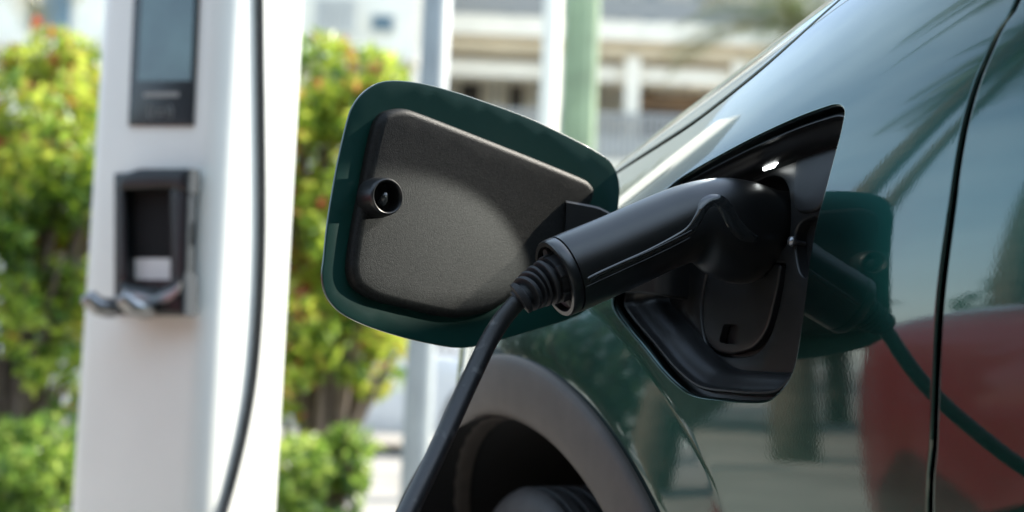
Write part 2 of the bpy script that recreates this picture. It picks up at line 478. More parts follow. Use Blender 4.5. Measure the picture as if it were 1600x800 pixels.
# --- hood (both halves, across the centre line)
CW = .92
def S3w(s, t):   # t across: hood from this flank's line to the other
    l0 = None
    return None
hs = [-.25+i*.02 for i in range(73)]
def hline_l(s):
    for i in range(len(hline)-1):
        if hline[i].x <= s <= hline[i+1].x:
            t = (s-hline[i].x)/(hline[i+1].x-hline[i].x); return hline[i].y+(hline[i+1].y-hline[i].y)*t
    return hline[0].y if s < hline[0].x else hline[-1].y
CAR_HALF = .90
V = []; Fc = []; Nn = []
def hood_col(s):
    l0 = hline_l(s)+.0075; pts = []
    lm = l0
    P = S3(s, l0); N = SN(s, l0)
    T_ = (S3(s,l0+.002)-S3(s,l0)).normalized()
    pts.append((P-N*.014-T_*.0022, -T_)); pts.append((P-N*.0022-T_*.0022, -T_)); 
    for a in (60, 30): pts.append((P-N*.0022*(1-math.cos(R(a)))-T_*.0022*math.sin(R(a)), (N*math.cos(R(a))-T_*math.sin(R(a))).normalized()))
    l = l0
    ls = [l0+.008*i for i in range(30)]
    l = ls[-1]
    while True:
        l += .03; ls.append(l)
        if (S3(s,l)-P0).dot(NN) < -CAR_HALF+.012 or l > 1.25: break
    for l in ls: pts.append((S3(s, l), SN(s, l)))
    return pts
cols = [hood_col(s) for s in hs]; m = min(len(c) for c in cols)
for c in cols:
    for P, N in c[:m]: V.append(P); Nn.append(N)
mid = len(V)
for c in cols:
    for P, N in c[:m]:
        k = (P-P0).dot(NN)+CAR_HALF; V.append(P-NN*2*k); Nn.append(N-NN*2*N.dot(NN))
for i in range(len(cols)-1):
    for j in range(m-1):
        Fc.append((i*m+j, i*m+j+1, (i+1)*m+j+1, (i+1)*m+j)[::-1])
        Fc.append((mid+i*m+j, mid+i*m+j+1, mid+(i+1)*m+j+1, mid+(i+1)*m+j))
for i in range(len(cols)-1):
    a = i*m+m-1; Fc.append((a, a+m, mid+a+m, mid+a))
Fc2 = []
for f in Fc:
    g = (Vector(V[f[1]])-Vector(V[f[0]])).cross(Vector(V[f[2]])-Vector(V[f[1]]))
    Fc2.append(f if g.dot(Nn[f[2]]) >= 0 else f[::-1])
mesh('hood', V, Fc2, PAINT, car, normals=Nn)
# seals behind the shut lines
def seal(name, line, w, depth, parent=car):
    V = []; Fc = []
    for i, p in enumerate(line):
        a, b = line[max(i-1,0)], line[min(i+1,len(line)-1)]; t = (b-a).normalized(); q = Vector((t.y,-t.x))
        N = SN(*p)
        for k in (-w, w): c = p+q*k; V.append(S3(*c)-N*depth)
    for i in range(len(line)-1): Fc.append((2*i,2*i+1,2*i+3,2*i+2))
    mesh(name, V, Fc, VOID, parent)
seal('door_seal', dline, .02, .0125); seal('hood_seal', [p for p in hline if p.x > -.25], .02, .0125)
# far side of the body, a mirrored simple fender and door
def mirror_panel(name, loop, sp):
    v2, T = fill([densify(loop, .05)], sp); V = []; Nn = []; Fc = []
    for p in v2:
        P = S3(p.x, p.y); N = SN(p.x, p.y); k = (P-P0).dot(NN)+CAR_HALF; V.append(P-NN*2*k); Nn.append(N-NN*2*N.dot(NN))
    for t in T:
        g = (V[t[1]]-V[t[0]]).cross(V[t[2]]-V[t[0]]); Fc.append(t if g.dot(Nn[t[0]]) > 0 else t[::-1])
    mesh(name, V, Fc, PAINT, car, normals=Nn)
mirror_panel('fender', [p for p in fender_loop[::4]], .05)
mirror_panel('door', D, .06)
# nose, roof and glass
def sheet(name, rows, mt, parent, smooth=True, label=None, sharp=35):
    V = [p for r in rows for p in r]; m = len(rows[0]); Fc = []
    for i in range(len(rows)-1):
        for j in range(m-1): Fc.append((i*m+j, i*m+j+1, (i+1)*m+j+1, (i+1)*m+j))
    return mesh(name, V, Fc, mt, parent, smooth, sharp=sharp, label=label)
def cp(s, n, z): return P0+U*s+NN*n+Vector((0,0,z))
rows = []
for s, z0, z1, nn in ((1.36,.25,.80,-.14),(1.46,.27,.76,-.2),(1.52,.30,.70,-.35)):
    rows.append([cp(s-.25*abs(t)**3*0, nn+( -1.8-2*nn)*t, 0)+Vector((0,0,z0)) for t in [i/12 for i in range(13)]])
nose = []
for z, b in ((.22,.0),(.3,.06),(.45,.09),(.6,.08),(.70,.05),(.76,0.0)):
    nose.append([cp(1.19+b+.28*(1-abs(2*t-1)**2.5), -.27+(-1.8+.54)*t, z) for t in [i/16 for i in range(17)]])
sheet('bumper', nose, PAINT, car)
def cab(s, n, z): return cp(s, n, z)
ws = []
for s, z, i in ((-.24,1.17,.10),(-.5,1.36,.16),(-.78,1.52,.23),(-.92,1.58,.26)):
    ws.append([cab(s-.10*(2*t-1)**2, -i+(-1.8+2*i)*t, z-.02*(2*t-1)**2) for t in [k/10 for k in range(11)]])
sheet('windshield', ws, GLASS, car)
rf = []
for s, z in ((-.94,1.585),(-1.3,1.62),(-1.8,1.62),(-2.4,1.55),(-2.75,1.45)):
    rf.append([cab(s-.10*(2*t-1)**2, -.27+(-1.8+.54)*t, z-.03*(2*t-1)**2) for t in [k/10 for k in range(11)]])
sheet('roof', rf, PAINT, car)
for sd_ in (0, 1):
    f = (lambda n: n) if sd_ == 0 else (lambda n: -1.8-n)
    sheet('side_window', [[cab(-.42, f(-.12), 1.19), cab(-1.0, f(-.13), 1.22), cab(-1.9, f(-.13), 1.22), cab(-2.7, f(-.15), 1.2)],
                          [cab(-.75, f(-.2), 1.41), cab(-1.15, f(-.24), 1.57), cab(-1.9, f(-.25), 1.58), cab(-2.5, f(-.26), 1.45)]], GLASS, car, False)
    V, Fc = tube_data([cab(-.25, f(-.13), 1.17), cab(-.62, f(-.2), 1.38), cab(-1.0, f(-.27), 1.57)], .035, 10)
    mesh('pillar', V, Fc, PAINT, car)
V, Fc = box_data(cp(-1.3, -.9, .9), .78, 1.45, .26, M=Matrix.Rotation(R(26), 3, 'Z'), bev=.1)
mesh('cabin_floor', V, Fc, VOID, car, sharp=30)
sheet('tailgate', [[cp(-3.0+a, -.1+(-1.6)*t, z) for t in [k/6 for k in range(7)]] for a, z in ((.05,.3),(0,.6),(-.02,.95),(.1,1.15),(.26,1.44))], PAINT, car)

# --- wheel arch trim (polar sweep)
prow = [(.4935,-.014),(.4935,.003),(.4925,.0065),(.4900,.0085),(.486,.0100),(.478,.0115),(.462,.0135),(.446,.0140),(.432,.0125),(.425,.0095),(.4205,.0040),(.4185,-.004),(.418,-.02)]
V = []; Fc = []; NA = 150
for k in range(NA+1):
    a = R(205-230*k/NA)
    for rho, d in prow:
        s, z = WS+rho*math.cos(a), WZ+rho*math.sin(a)
        s2, z2 = s, z
        l2 = z2l(s2, max(z2, .24)); n2 = body_nz(s2, l2)[0]
        V.append(P0+U*s+NN*(n2+d)+Vector((0,0,z)))
m = len(prow)
for k in range(NA):
    for j in range(m-1): Fc.append((k*m+j, k*m+j+1, (k+1)*m+j+1, (k+1)*m+j))
mesh('wheel_arch_trim', V, Fc, TRIM, car, sharp=60)
# --- wheel well
rows = []
for n in (-.0, -.12, -.26, -.42):
    rows.append([cp(WS+.4205*math.cos(R(205-230*k/40)), n, WZ+.4205*math.sin(R(205-230*k/40))) for k in range(41)])
sheet('wheel_well', rows, VOID, car)
V = [cp(WS,-.42,WZ)]; V += [cp(WS+.4205*math.cos(R(205-230*k/40)), -.419, WZ+.4205*math.sin(R(205-230*k/40))) for k in range(41)]
mesh('inner_panel', V, [(0,k,k+1) for k in range(1,41)], VOID, car)
# --- wheels: lathe about the axle
def lathe(profile, c, axis, radial, seg=96):
    axis = axis.normalized(); ra = radial.normalized(); rb = axis.cross(ra); V = []; Fc = []; m = len(profile)
    for k in range(seg):
        th = 2*math.pi*k/seg; d = ra*math.cos(th)+rb*math.sin(th)
        for x, r in profile: V.append(c+axis*x+d*r)
    for k in range(seg):
        k2 = (k+1) % seg
        for j in range(m-1): Fc.append((k*m+j, k*m+j+1, k2*m+j+1, k2*m+j))
    return V, Fc
def make_wheel(parent, c, steer=0, r0=.315, w=.108):
    ax = Matrix.Rotation(R(steer), 3, 'Z') @ NN
    wh = thing('wheel', None, None, (0,0,0)); wh.parent = parent
    for k in ('label','category'): 
        if k in wh: del wh[k]
    pr = [(w*.8,.20),(w,.225),(w*1.06,.26),(w*1.0,r0-.02),(w*.93,r0-.006)]
    gx = [.82,.64,.46,.28,.10,-.08,-.26,-.44,-.62,-.80]
    for g in gx:
        pr += [(w*(g+.045), r0-.0005*0-.004*abs(g)**3), (w*(g+.035), r0-.008), (w*(g-.035), r0-.008), (w*(g-.045), r0-.004*abs(g)**3)]
    pr += [(-w*.93,r0-.006),(-w,r0-.02),(-w*1.06,.26),(-w,.225),(-w*.8,.20)]
    V, Fc = lathe(pr, c, ax, Vector((0,0,1)))
    mesh('tyre', V, Fc, TYRE, wh, sharp=50)
    V, Fc = lathe([(w*.85,.222),(w*.9,.215),(w*.5,.19),(w*.4,.06),(w*.75,.055),(w*.78,.0)], c, ax, Vector((0,0,1)), 60)
    mesh('rim', V, Fc, RIM, wh, sharp=30)
    return wh
make_wheel(car, cp(WS, -.15, WZ+.0), -10, r0=.340)
make_wheel(car, cp(WS, -1.64, WZ), -21, r0=.336)
make_wheel(car, cp(-2.05, -.14, WZ), 0, r0=.336); make_wheel(car, cp(-2.05, -1.66, WZ), 0, r0=.336)

# ------------------------------------------------------------------ charge port recess
ZB, NB0, TILT = .78, -.043, -.09
def fl_n(z): return NB0+TILT*(z-ZB)
FLN = (NN+Vector((0,0,-TILT))).normalized(); FLP = cp(0, NB0, ZB)
def flp(s, z, h=0): return cp(s, fl_n(z), z)+FLN*h
def sz(P): q = P-P0; return Vector((q.dot(U), q.z))
def px2floor(P, h=0): return [sz(on_plane(x, y, FLP+FLN*h, FLN)) for x, y in P]
recess_rows = [(.0016,.10,1),(.0016,.26,1),(.0060,.29,1),(.0072,.22,0),(.0086,.185,0),(.0102,.19,0),(.0110,.26,0),(.0115,.33,0),(.0130,.39,0),(.0165,.45,0),(.0205,.52,0),(.0240,.61,0),(.0264,.72,0),(.0275,.84,0),(.0279,.96,0),(.0288,1.0,0)]
pl = [V2(p) for p in port_l]
if area2(pl) < 0: pl = pl[::-1]
V = []; Fc = []; n = len(pl); last = None
for off, g, _ in recess_rows:
    Lp = offset_loop(pl, -off, max(3, int(off*1.6/.0042)))
    row = []
    for p in Lp:
        ns, z = body_nz(p.x, p.y); V.append(cp(p.x, ns*(1-g)+fl_n(z)*g, z)); row.append(Vector((p.x, z)))
    last = row
for k in range(len(recess_rows)-1):
    for i in range(n):
        j = (i+1) % n; Fc.append((k*n+i, k*n+j, (k+1)*n+j, (k+1)*n+i))
recess = mesh('charge_port_recess', V, Fc, PLAS, car, sharp=50)
# floor with openings
sock_px = [(1150,302),(1178,283),(1202,273),(1220,275),(1231,288),(1236,315),(1236,350),(1232,378),(1216,396),(1180,403),(1140,398),(1120,380),(1118,345),(1130,318)]
cov_px = [(1108,424),(1150,418),(1190,412),(1226,408),(1228,420),(1222,465),(1206,522),(1184,553),(1148,561),(1116,554),(1099,530),(1094,480),(1101,434)]
poc_px = [(1247,350),(1262,339),(1280,340),(1276,400),(1264,434),(1250,430),(1243,405),(1241,370)]
SOCK = [V2(p) for p in crom(px2floor(sock_px), 60)]; COV = [V2(p) for p in crom(px2floor(cov_px), 80)]; POC = [V2(p) for p in crom(px2floor(poc_px), 50)]
v2, T = fill([last, SOCK, COV, POC], .012)
V = [flp(p.x, p.y) for p in v2]; Fc = list(T); nb = len(last)
b = nb
for H, dep in ((SOCK,.05),(COV,.008),(POC,.012)):
    c = len(V); mN = len(H)
    cur = list(range(b, b+mN))
    for off, h in ((-.0008,-.0003),(-.0016,-.0014),(-.0018,-.003),(-.002,-dep)):
        LL = offset_loop(H, off, 2); r0 = len(V)
        for p in LL: V.append(flp(p.x, p.y, h))
        for i in range(mN):
            j = (i+1) % mN; Fc.append((cur[i], cur[j], r0+j, r0+i))
        cur = list(range(r0, r0+mN))
    v3, T3 = fill([LL], .02, False)
    Fc += [tuple(cur[i] for i in t) for t in T3]
    b += mN
mesh('port_floor', V, Fc, PLAS, recess, sharp=45)
cover_px = [(1112,428),(1150,422),(1190,415),(1219,413),(1220,425),(1213,462),(1199,514),(1180,541),(1160,550),(1138,553),(1117,546),(1102,524),(1099,478),(1105,440)]
notch_px = [(1133,507),(1150,507),(1155,512),(1155,533),(1150,538),(1128,536),(1125,530),(1130,512)]
CV = crom(px2floor(cover_px, -.001), 90); NO = crom(px2floor(notch_px), 30)
fm = lambda a, b, h: flp(a, b, h)
cvp = plate('socket_cover', CV, fm, .007, .0025, PLAS, recess, sp=.008, holes=[[V2(p) for p in NO]], h0=-.0065)
plate('finger_notch', offset_loop([V2(p) for p in NO], .002), fm, .001, 0, PLAS, cvp, grid=False, h0=-.011)
blank_px = [(1262,238),(1250,250),(1247,270),(1245,300),(1246,320),(1251,331),(1262,333),(1284,327),(1300,300),(1312,260),(1318,232),(1300,226)]
BL = crom(px2floor(blank_px), 60)
plate('blank_cover', BL, fm, .0045, .0022, PLAS, recess, h0=0)
# retaining pin
pc = on_plane(1238, 377, FLP+FLN*.004, FLN)
V, Fc = tube_data([pc-FLN*.014, pc-FLN*.004, pc, pc+FLN*.0025, pc+FLN*.004], [.0018,.0022,.0048,.0042,.001], 20)
mesh('lock_pin', V, Fc, STEEL, recess)
# port lamp: the small lit lens in the upper wall, with the light it gives
lampP = on_plane(1203, 258, FLP+FLN*.010, FLN)
e1 = (on_plane(1217, 254, FLP+FLN*.010, FLN)-lampP); e2 = (on_plane(1199, 253, FLP+FLN*.010, FLN)-lampP)
lamp = plate('port_lamp', [(-.95,-1),(.2,-1),(.95,.0),(.1,1),(-.5,.9)], lambda a,b,h: lampP+e1*a+e2*b+FLN*h, .0012, 0, LAMP, recess, grid=False)
ld = bpy.data.lights.new('port_lamp_light', 'SPOT'); ld.energy = 1.7; ld.spot_blend = .35; ld.shadow_soft_size = .0025; ld.color = (1,1,.90)
lo = bpy.data.objects.new('port_lamp_light', ld); COL.objects.link(lo)
LAMP_O = lo

# ------------------------------------------------------------------ charge flap
FE = Vector((.811,.585,0)).normalized(); NF = Vector((FE.y,-FE.x,0)); FZ = Vector((0,0,1))
FP = at(962, 300, 1.462); FO = on_plane(740, 340, FP, NF)
def f2(P, h=0):
    out = []
    for x, y in P:
        Q = on_plane(x, y, FP+NF*h, NF)-FO; out.append(Vector((Q.dot(FE), Q.z)))
    return out
def fmap(a, b, h): return FO+FE*a+FZ*b+NF*(h+.45*b*b+.05*a*a)
shell_px = [(612,127),(585,131),(563,146),(549,165),(541,188),(529,244),(519,300),(511,350),(505,400),(501,430),(504,455),(514,474),(532,491),(566,508),(610,523),(652,534),(704,543),(739,541),(785,529),(830,516),(877,502),(908,488),(932,462),(948,420),(958,370),(965,320),(966,292),(960,268),(948,250),(930,238),(905,224),(825,186),(739,155),(690,140),(652,131)]
SH = crom(f2(shell_px), 220)
flap = plate('charge_flap', SH, fmap, .0032, .0012, PAINT2, car, sp=.012, h0=-.0032, steps=4)
panel_px = [(615,170),(598,176),(587,190),(581,212),(573,255),(565,301),(556,345),(549,387),(545,418),(548,438),(558,453),(583,468),(618,478),(652,486),(690,494),(720,496),(750,491),(772,483),(792,470),(822,440),(855,405),(890,368),(912,338),(925,315),(928,298),(920,285),(905,276),(840,249),(767,220),(700,194),(652,176),(632,170)]
PN = crom(f2(panel_px, .01), 220)
inner = plate('inner_panel', PN, fmap, .0125, .0085, PANEL, flap, sp=.012, h0=0.0005, steps=7)
# latch receiver knob
kc = f2([(605,307)], .03)[0]
kp = fmap(kc.x, kc.y, 0)
def ring_data(c, ax, prof_, seg=40): return lathe(prof_, c, ax, FE, seg)
V, Fc = ring_data(kp, (NF+FE*-.0), [(.008,.0190),(.014,.0186),(.026,.0172),(.0295,.0165),(.0308,.0152),(.0302,.0142),(.026,.0136),(.012,.013),(.010,.0)])
kn = mesh('latch_socket', V, Fc, PLAS, flap, sharp=60)
V, Fc = tube_data([kp+NF*.012-FZ*.008, kp+NF*.024-FZ*.002, kp+NF*.026+FZ*.004], [.006,.004,.002], 10)
mesh('latch_hook', V, Fc, GLOSS, kn)
# hinge arm: a curved plate from the panel back into the recess
hp = [on_plane(880, 392, FP+NF*.012, NF), on_plane(945, 398, FP+NF*.03, NF), at(1000, 408, 1.405), at(1040, 418, 1.39), at(1072, 425, 1.40)]
hp = crom(hp, 24, False)
zt = [.050, .047, .036, .028, .026]; zb = [.036, .036, .034, .029, .027]
V = []; Fc = []
for i, P in enumerate(hp):
    t = i/(len(hp)-1)*4; k = min(int(t), 3); f = t-k
    up = zt[k]*(1-f)+zt[k+1]*f; dn = zb[k]*(1-f)+zb[k+1]*f
    tg = (hp[min(i+1,23)]-hp[max(i-1,0)]).normalized(); q = tg.cross(FZ).normalized()*.005
    V += [P+FZ*up+q*.6, P+FZ*(up-.002)+q, P-FZ*(dn-.002)+q, P-FZ*dn+q*.6, P-FZ*dn-q, P+FZ*up-q]
for i in range(23):
    for j in range(6): Fc.append((i*6+j, i*6+(j+1)%6, (i+1)*6+(j+1)%6, (i+1)*6+j))
Fc += [list(range(6)), [23*6+i for i in range(6)][::-1]]
mesh('hinge_arm', V, Fc, PLAS, flap, sharp=35)
tgt = on_plane(545, 560, FP, NF)
LAMP_P = lampP+NN*.05+Vector((0,0,-.004))
edge_ = on_plane(735, 305, FP, NF); ld.spot_blend = .3; ld.spot_size = 2*(tgt-LAMP_P).angle(edge_-LAMP_P)
lo.location = LAMP_P; lo.rotation_euler = (LAMP_P-tgt).to_track_quat('Z','Y').to_euler()

# ================================================================== CHARGING PLUG
S0 = on_plane(1196, 352, FLP, FLN)
def pi(x, y): return on_plane(x, y, S0, U)
ST = [((864,370),(903,488),.0285),((880,363),(918,482),.0290),((940,339),(985,452),.0295),((1000,313),(1045,424),.0300),((1050,293),(1085,410),.0305),((1090,282),(1108,428),.0315),((1130,278),(1138,441),.0325),((1165,283),(1166,443),.0335),((1192,292),(1190,432),.0335),((1204,297),(1202,412),.0335)]
plug_base = pi(890, 480)
plug = thing('charging_plug', 'black charging plug with a ribbed cable end pushed into the green car', 'plug', S0)
A = [pi(*t) for t,b,w_ in ST]; B = [pi(*b) for t,b,w_ in ST]; W = [w_ for t,b,w_ in ST]
nst = 64
A2_ = crom(A, nst, False); B2_ = crom(B, nst, False)
def wat(t):
    x = t*(len(W)-1); i = min(int(x), len(W)-2); return W[i]*(1-(x-i))+W[i+1]*(x-i)
SEG = 56
def sect(a, b, w_, i_t, seg=SEG, sc=1.0):
    c = (a+b)/2; h = (a-b)/2; out = []
    belly = sm(.45, .75, i_t)
    for k in range(seg):
        th = 2*math.pi*k/seg; cy, sx = math.cos(th), math.sin(th)
        e = 1-.12*belly; y = math.copysign(abs(cy)**(e), cy); x = math.copysign(abs(sx)**e, sx)
        if cy < 0: x *= 1-.30*belly*(cy*cy)
        out.append(c+h*y*sc+U*(w_*x*sc))
    return out
V = []; Fc = []
rowsH = []
axd = ((A2_[0]+B2_[0])/2-(A2_[6]+B2_[6])/2).normalized()   # outward along the handle
# rounded lip at the cable end, then the body
a0, b0_ = A2_[0], B2_[0]
rowsH.append(sect(a0, b0_, W[0], 0, sc=.90)); rowsH.append(sect(a0, b0_, W[0], 0, sc=.985)); 
for i in range(nst): rowsH.append(sect(A2_[i], B2_[i], wat(i/(nst-1)), i/(nst-1)))
for k in (1,2,3): rowsH.append([p-NN*.012*k for p in rowsH[nst+1]])
for r in rowsH: V += r
for i in range(len(rowsH)-1):
    for k in range(SEG): Fc.append((i*SEG+k, i*SEG+(k+1)%SEG, (i+1)*SEG+(k+1)%SEG, (i+1)*SEG+k))
Fc.append(list(range(SEG))[::-1]); Fc.append([(len(rowsH)-1)*SEG+k for k in range(SEG)])
hand = mesh('handle', V, Fc, HANDLE, plug, sharp=60)
HB = BVHTree.FromPolygons([tuple(v) for v in V], [tuple(f) for f in Fc])
# gloss strip and parting grooves draped over the camera side of the handle
def drape(P, lift=0.0):
    out = []
    for x, y in P:
        d = ray(x, y); hit = HB.ray_cast(CO, d)
        if hit[0] is None: continue
        out.append((hit[0]+hit[1]*lift*(1 if hit[1].dot(d) < 0 else -1), hit[1]*(1 if hit[1].dot(d) < 0 else -1)))
    return out
def ribbon(name, pu, pl, mt, n=110, lift=.0010):
    pu = crom([(x,y,0) for x,y in pu], n, False); pl_ = crom([(x,y,0) for x,y in pl], n, False); V = []; Fc = []; m = 7; ok = []
    for a, b in zip(pu, pl_):
        row = drape([(a.x+(b.x-a.x)*j/(m-1), a.y+(b.y-a.y)*j/(m-1)) for j in range(m)])
        if len(row) == m: ok.append(row)
    for row in ok:
        for j, (P, N) in enumerate(row):
            V.append(P+N*(lift*(0 if j in (0, m-1) else (.75 if j in (1, m-2) else 1))-.00015*(j in (0,m-1))))
    for i in range(len(ok)-1):
        for j in range(m-1): Fc.append((i*m+j, i*m+j+1, (i+1)*m+j+1, (i+1)*m+j))
    return mesh(name, V, Fc, mt, plug, sharp=70)
up_px = [(918,433),(935,424),(970,408),(1010,390),(1050,369),(1074,353),(1088,330),(1094,312),(1110,303),(1131,306),(1146,322),(1157,342),(1170,358),(1184,368)]
lo_px = [(922,441),(938,432),(974,415),(1014,398),(1056,378),(1084,364),(1097,345),(1107,328),(1115,323),(1122,327),(1131,345),(1142,363),(1158,376),(1180,380)]
ribbon('gloss_strip', up_px, lo_px, GLOSS)
def bead(name, P, r, mt, n=90, lift=0.0):
    Q = [p for p, N in drape([(a.x, a.y) for a in crom([(x,y,0) for x,y in P], n, False)], lift)]
    V, Fc = tube_data(Q, r, 8); return mesh(name, V, Fc, mt, plug)
bead('parting_edge', [(917,436),(935,427),(970,411),(1010,394),(1052,374),(1080,360)], .0007, HANDLE, lift=.0009)
bead('parting_edge', [(916,448),(940,437),(975,421),(1010,405),(1052,385),(1078,371)], .0005, HANDLE, lift=.0003)
# end cap
c0 = (a0+b0_)/2; hv = (a0-b0_)/2
def cap_row(d, sc): return [c0+axd*d+hv*math.cos(2*math.pi*k/SEG)*sc+U*(W[0]*math.sin(2*math.pi*k/SEG)*sc) for k in range(SEG)]
V = []; Fc = []
CR = [(-.002,.93),(.0012,.93),(.0014,.985),(.002,1.0),(.009,.995),(.0105,.985),(.0115,.965),(.0115,.86),(.0105,.84),(.0055,.83),(.005,.80),(.005,.10)]
for d, sc in CR: V += cap_row(d, sc)
for i in range(len(CR)-1):
    for k in range(SEG): Fc.append((i*SEG+k, (i)*SEG+(k+1)%SEG, (i+1)*SEG+(k+1)%SEG, (i+1)*SEG+k))
Fc.append([(len(CR)-1)*SEG+k for k in range(SEG)])
cap = mesh('end_cap', V, Fc, HANDLE, plug, sharp=45)
for th in (20, 110, 200, 290):
    P = c0+hv*math.cos(R(th))*.70+U*(W[0]*math.sin(R(th))*.70)
    V, Fc = tube_data([P+axd*.004, P+axd*.0085, P+axd*.009], [.0040,.0040,.0033], 16)
    V2_, F2_ = tube_data([P+axd*.0091, P+axd*.0093], .0019, 6, V, Fc)
    mesh('screw', V2_, F2_, RUB, cap, sharp=40)
# strain relief boot: collar, tabs, ribs
cab_px = [(822,460),(806,474),(784,500),(762,536),(742,578),(720,625),(696,678),(668,737),(636,802),(606,868),(575,940),(545,1020)]
Ys = [c0.y-q for q in (.022,.024,.029,.038,.052,.072,.098,.128,.165,.20,.235,.26)]
bc = at(880, 437, c0.y-.008)
path = crom([c0+axd*.004, c0+axd*.018, c0+axd*.032+Vector((0,0,-.001)), at(818,463,c0.y-.021), at(806,471,c0.y-.022)], 180, False)
boot = []
for i in range(180):
    t = i/179; base = .0215*(1-t)+.0125*t
    if t < .22: r = .0205
    elif t < .27: r = .0165
    else:
        ph = (t-.27)/.73*5; fr = ph-int(ph); r = base*(.70+.38*sm(.0,.16,fr)*(1-sm(.50,.66,fr)))
    boot.append(r)
V, Fc = tube_data(path, boot, 40)
bt = mesh('strain_relief', V, Fc, RUB, plug, sharp=50)
for th in (10, 80, 150, 220, 290):
    dirv = (hv.normalized()*math.cos(R(th))+U*math.sin(R(th))); M3 = Matrix((dirv, axd.cross(dirv).normalized(), axd)).transposed()
    V, Fc = box_data(c0+axd*.0095+dirv*.0195, .0024, .0052, .0065, M=M3, bev=.0007)
    mesh('tab', V, Fc, RUB, bt, sharp=30)
cp_ = [at(x, y, Y) for (x, y), Y in zip(cab_px, Ys)]
cp_ += [Vector((-.10,.80,.45)), Vector((-.13,.84,.22)), Vector((-.18,.98,.06)), Vector((-.30,1.25,.012)), Vector((-.48,1.7,.012)), Vector((-.45,2.2,.012)), Vector((-.5,2.55,.012)), Vector((-.42,2.8,.10)), Vector((-.47,2.93,.25))]
cpts = crom(cp_, 220, False)
V, Fc = tube_data(cpts, .0078, 20)
mesh('cable', V, Fc, CABLE, plug)

# ================================================================== SETTING
GROUND = mat('pale_paving', (.34,.31,.27), rough=.8, noise=.18, nscale=1.2, bump=.2, bscale=60)
ASPH = mat('asphalt', (.09,.088,.085), rough=.85, noise=.2, nscale=3, bump=.3, bscale=90)
WHITE = mat('white_wall', (.86,.80,.68), rough=.7, noise=.05, nscale=3)
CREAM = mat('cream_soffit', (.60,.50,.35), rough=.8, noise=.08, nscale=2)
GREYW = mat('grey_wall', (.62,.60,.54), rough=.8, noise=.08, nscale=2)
DARKW = mat('dark_shopfront', (.035,.03,.028), rough=.5, noise=.2, nscale=2)
BROWN = mat('brown_sign', (.16,.09,.04), rough=.6, noise=.2, nscale=3)
WGLASS = mat('window_glass', (.10,.16,.19), rough=.08, noise=.3, nscale=1)
CURT = mat('curtain', (.66,.65,.60), rough=.9, noise=.1, nscale=6)
RAIL = mat('railing_metal', (.34,.34,.33), rough=.5, noise=.05)
STW = mat('charger_white', (.76,.765,.71), rough=.42, noise=.03, nscale=4, coat=.25, coat_r=.2)
SCRB = mat('screen_black', (.012,.014,.016), rough=.25, noise=.05)
SCRD = mat('display_glass', (.018,.05,.048), rough=.12, noise=0, col2=(.05,.11,.10), nscale=9, lo=.3, hi=.7, coat=.6)
SCRL = mat('panel_print', (.28,.28,.26), rough=.5, noise=.02)
HOLB = mat('holster_black', (.007,.008,.009), rough=.32, noise=.1, nscale=20, spec=.45)
HOOKM = mat('hook_metal', (.30,.30,.30), rough=.28, metal=.9, noise=.1)
STICK = mat('white_sticker', (.72,.72,.70), rough=.6, noise=.05)
POLE = mat('galvanised_pole', (.30,.33,.33), rough=.5, noise=.1, nscale=6)
GPOLE = mat('pale_green_post', (.29,.38,.23), rough=.6, noise=.15, nscale=5)
def bx(name, lo_, hi_, mt, parent=None, bev=0, kind=None, M=None, base=None):
    lo_, hi_ = Vector(lo_), Vector(hi_); h = (hi_-lo_)/2
    V, Fc = box_data((lo_+hi_)/2, h.x, h.y, h.z, bev=bev)
    o = mesh(name, V, Fc, mt, parent, smooth=bev > 0, sharp=30, base=base)
    if kind: o['kind'] = kind
    return o
tag(mesh('ground', [(-400,-400,0),(400,-400,0),(400,700,0),(-400,700,0)], [(0,1,2,3)], GROUND, smooth=False), kind='structure')
tag(mesh('road', [(-400,16.5,.004),(400,16.5,.004),(400,23.5,.004),(-400,23.5,.004)], [(0,1,2,3)], ASPH, smooth=False), kind='structure')
bx('kerb', (-60,16.2,.0), (60,16.5,.12), GREYW, kind='structure')
bx('kerb', (-60,23.5,.0), (60,23.8,.12), GREYW, kind='structure')

# ------------------------------------------------------------------ charging station
BET = R(25)
C0 = at(338, 400, 2.80); C0 = Vector((C0.x, C0.y, 0))
FD = Vector((-math.cos(BET), math.sin(BET), 0)); FN = Vector((-math.sin(BET), -math.cos(BET), 0)); SD = -FN
WF, DS, RC = .353, .290, .055
ctr = C0+FD*WF/2+SD*DS/2
stn = thing('charging_station', 'white charging post with a dark screen and a black cable holster', 'charging station', (ctr.x, ctr.y, 0))
loop = rrect(0, 0, WF, DS, RC, 8)
plate('cabinet', loop, lambda a,b,h: C0+FD*a+SD*b+Vector((0,0,h)), 1.92, .02, STW, stn, grid=False, h0=.03)
plate('plinth', rrect(.01,.01,WF-.01,DS-.01,RC,6), lambda a,b,h: C0+FD*a+SD*b+Vector((0,0,h)), .03, 0, HOLB, stn, grid=False)
def fpx(x, y, h=0):
    Q = on_plane(x, y, C0+FN*h, FN)-C0; return Vector((Q.dot(FD), Q.z))
fm2 = lambda a, b, h: C0+FD*a+Vector((0,0,b))+FN*h
def fquad(P, h=0): return [fpx(x, y, h) for x, y in P]
def rq(P, r, h=0, k=5):
    """rounded quad from pixel corners"""
    Q = fquad(P, h); x0, x1 = min(q.x for q in Q), max(q.x for q in Q); z0, z1 = min(q.y for q in Q), max(q.y for q in Q); return rrect(x0, z0, x1, z1, r, k)
def fq(P, d=.02, h=0): return densify(fquad(P, h), d)
scr = plate('screen_panel', fq([(214,-60),(315,-60),(304,197),(203,197)]), fm2, .006, .002, SCRB, stn, grid=False, h0=.001)
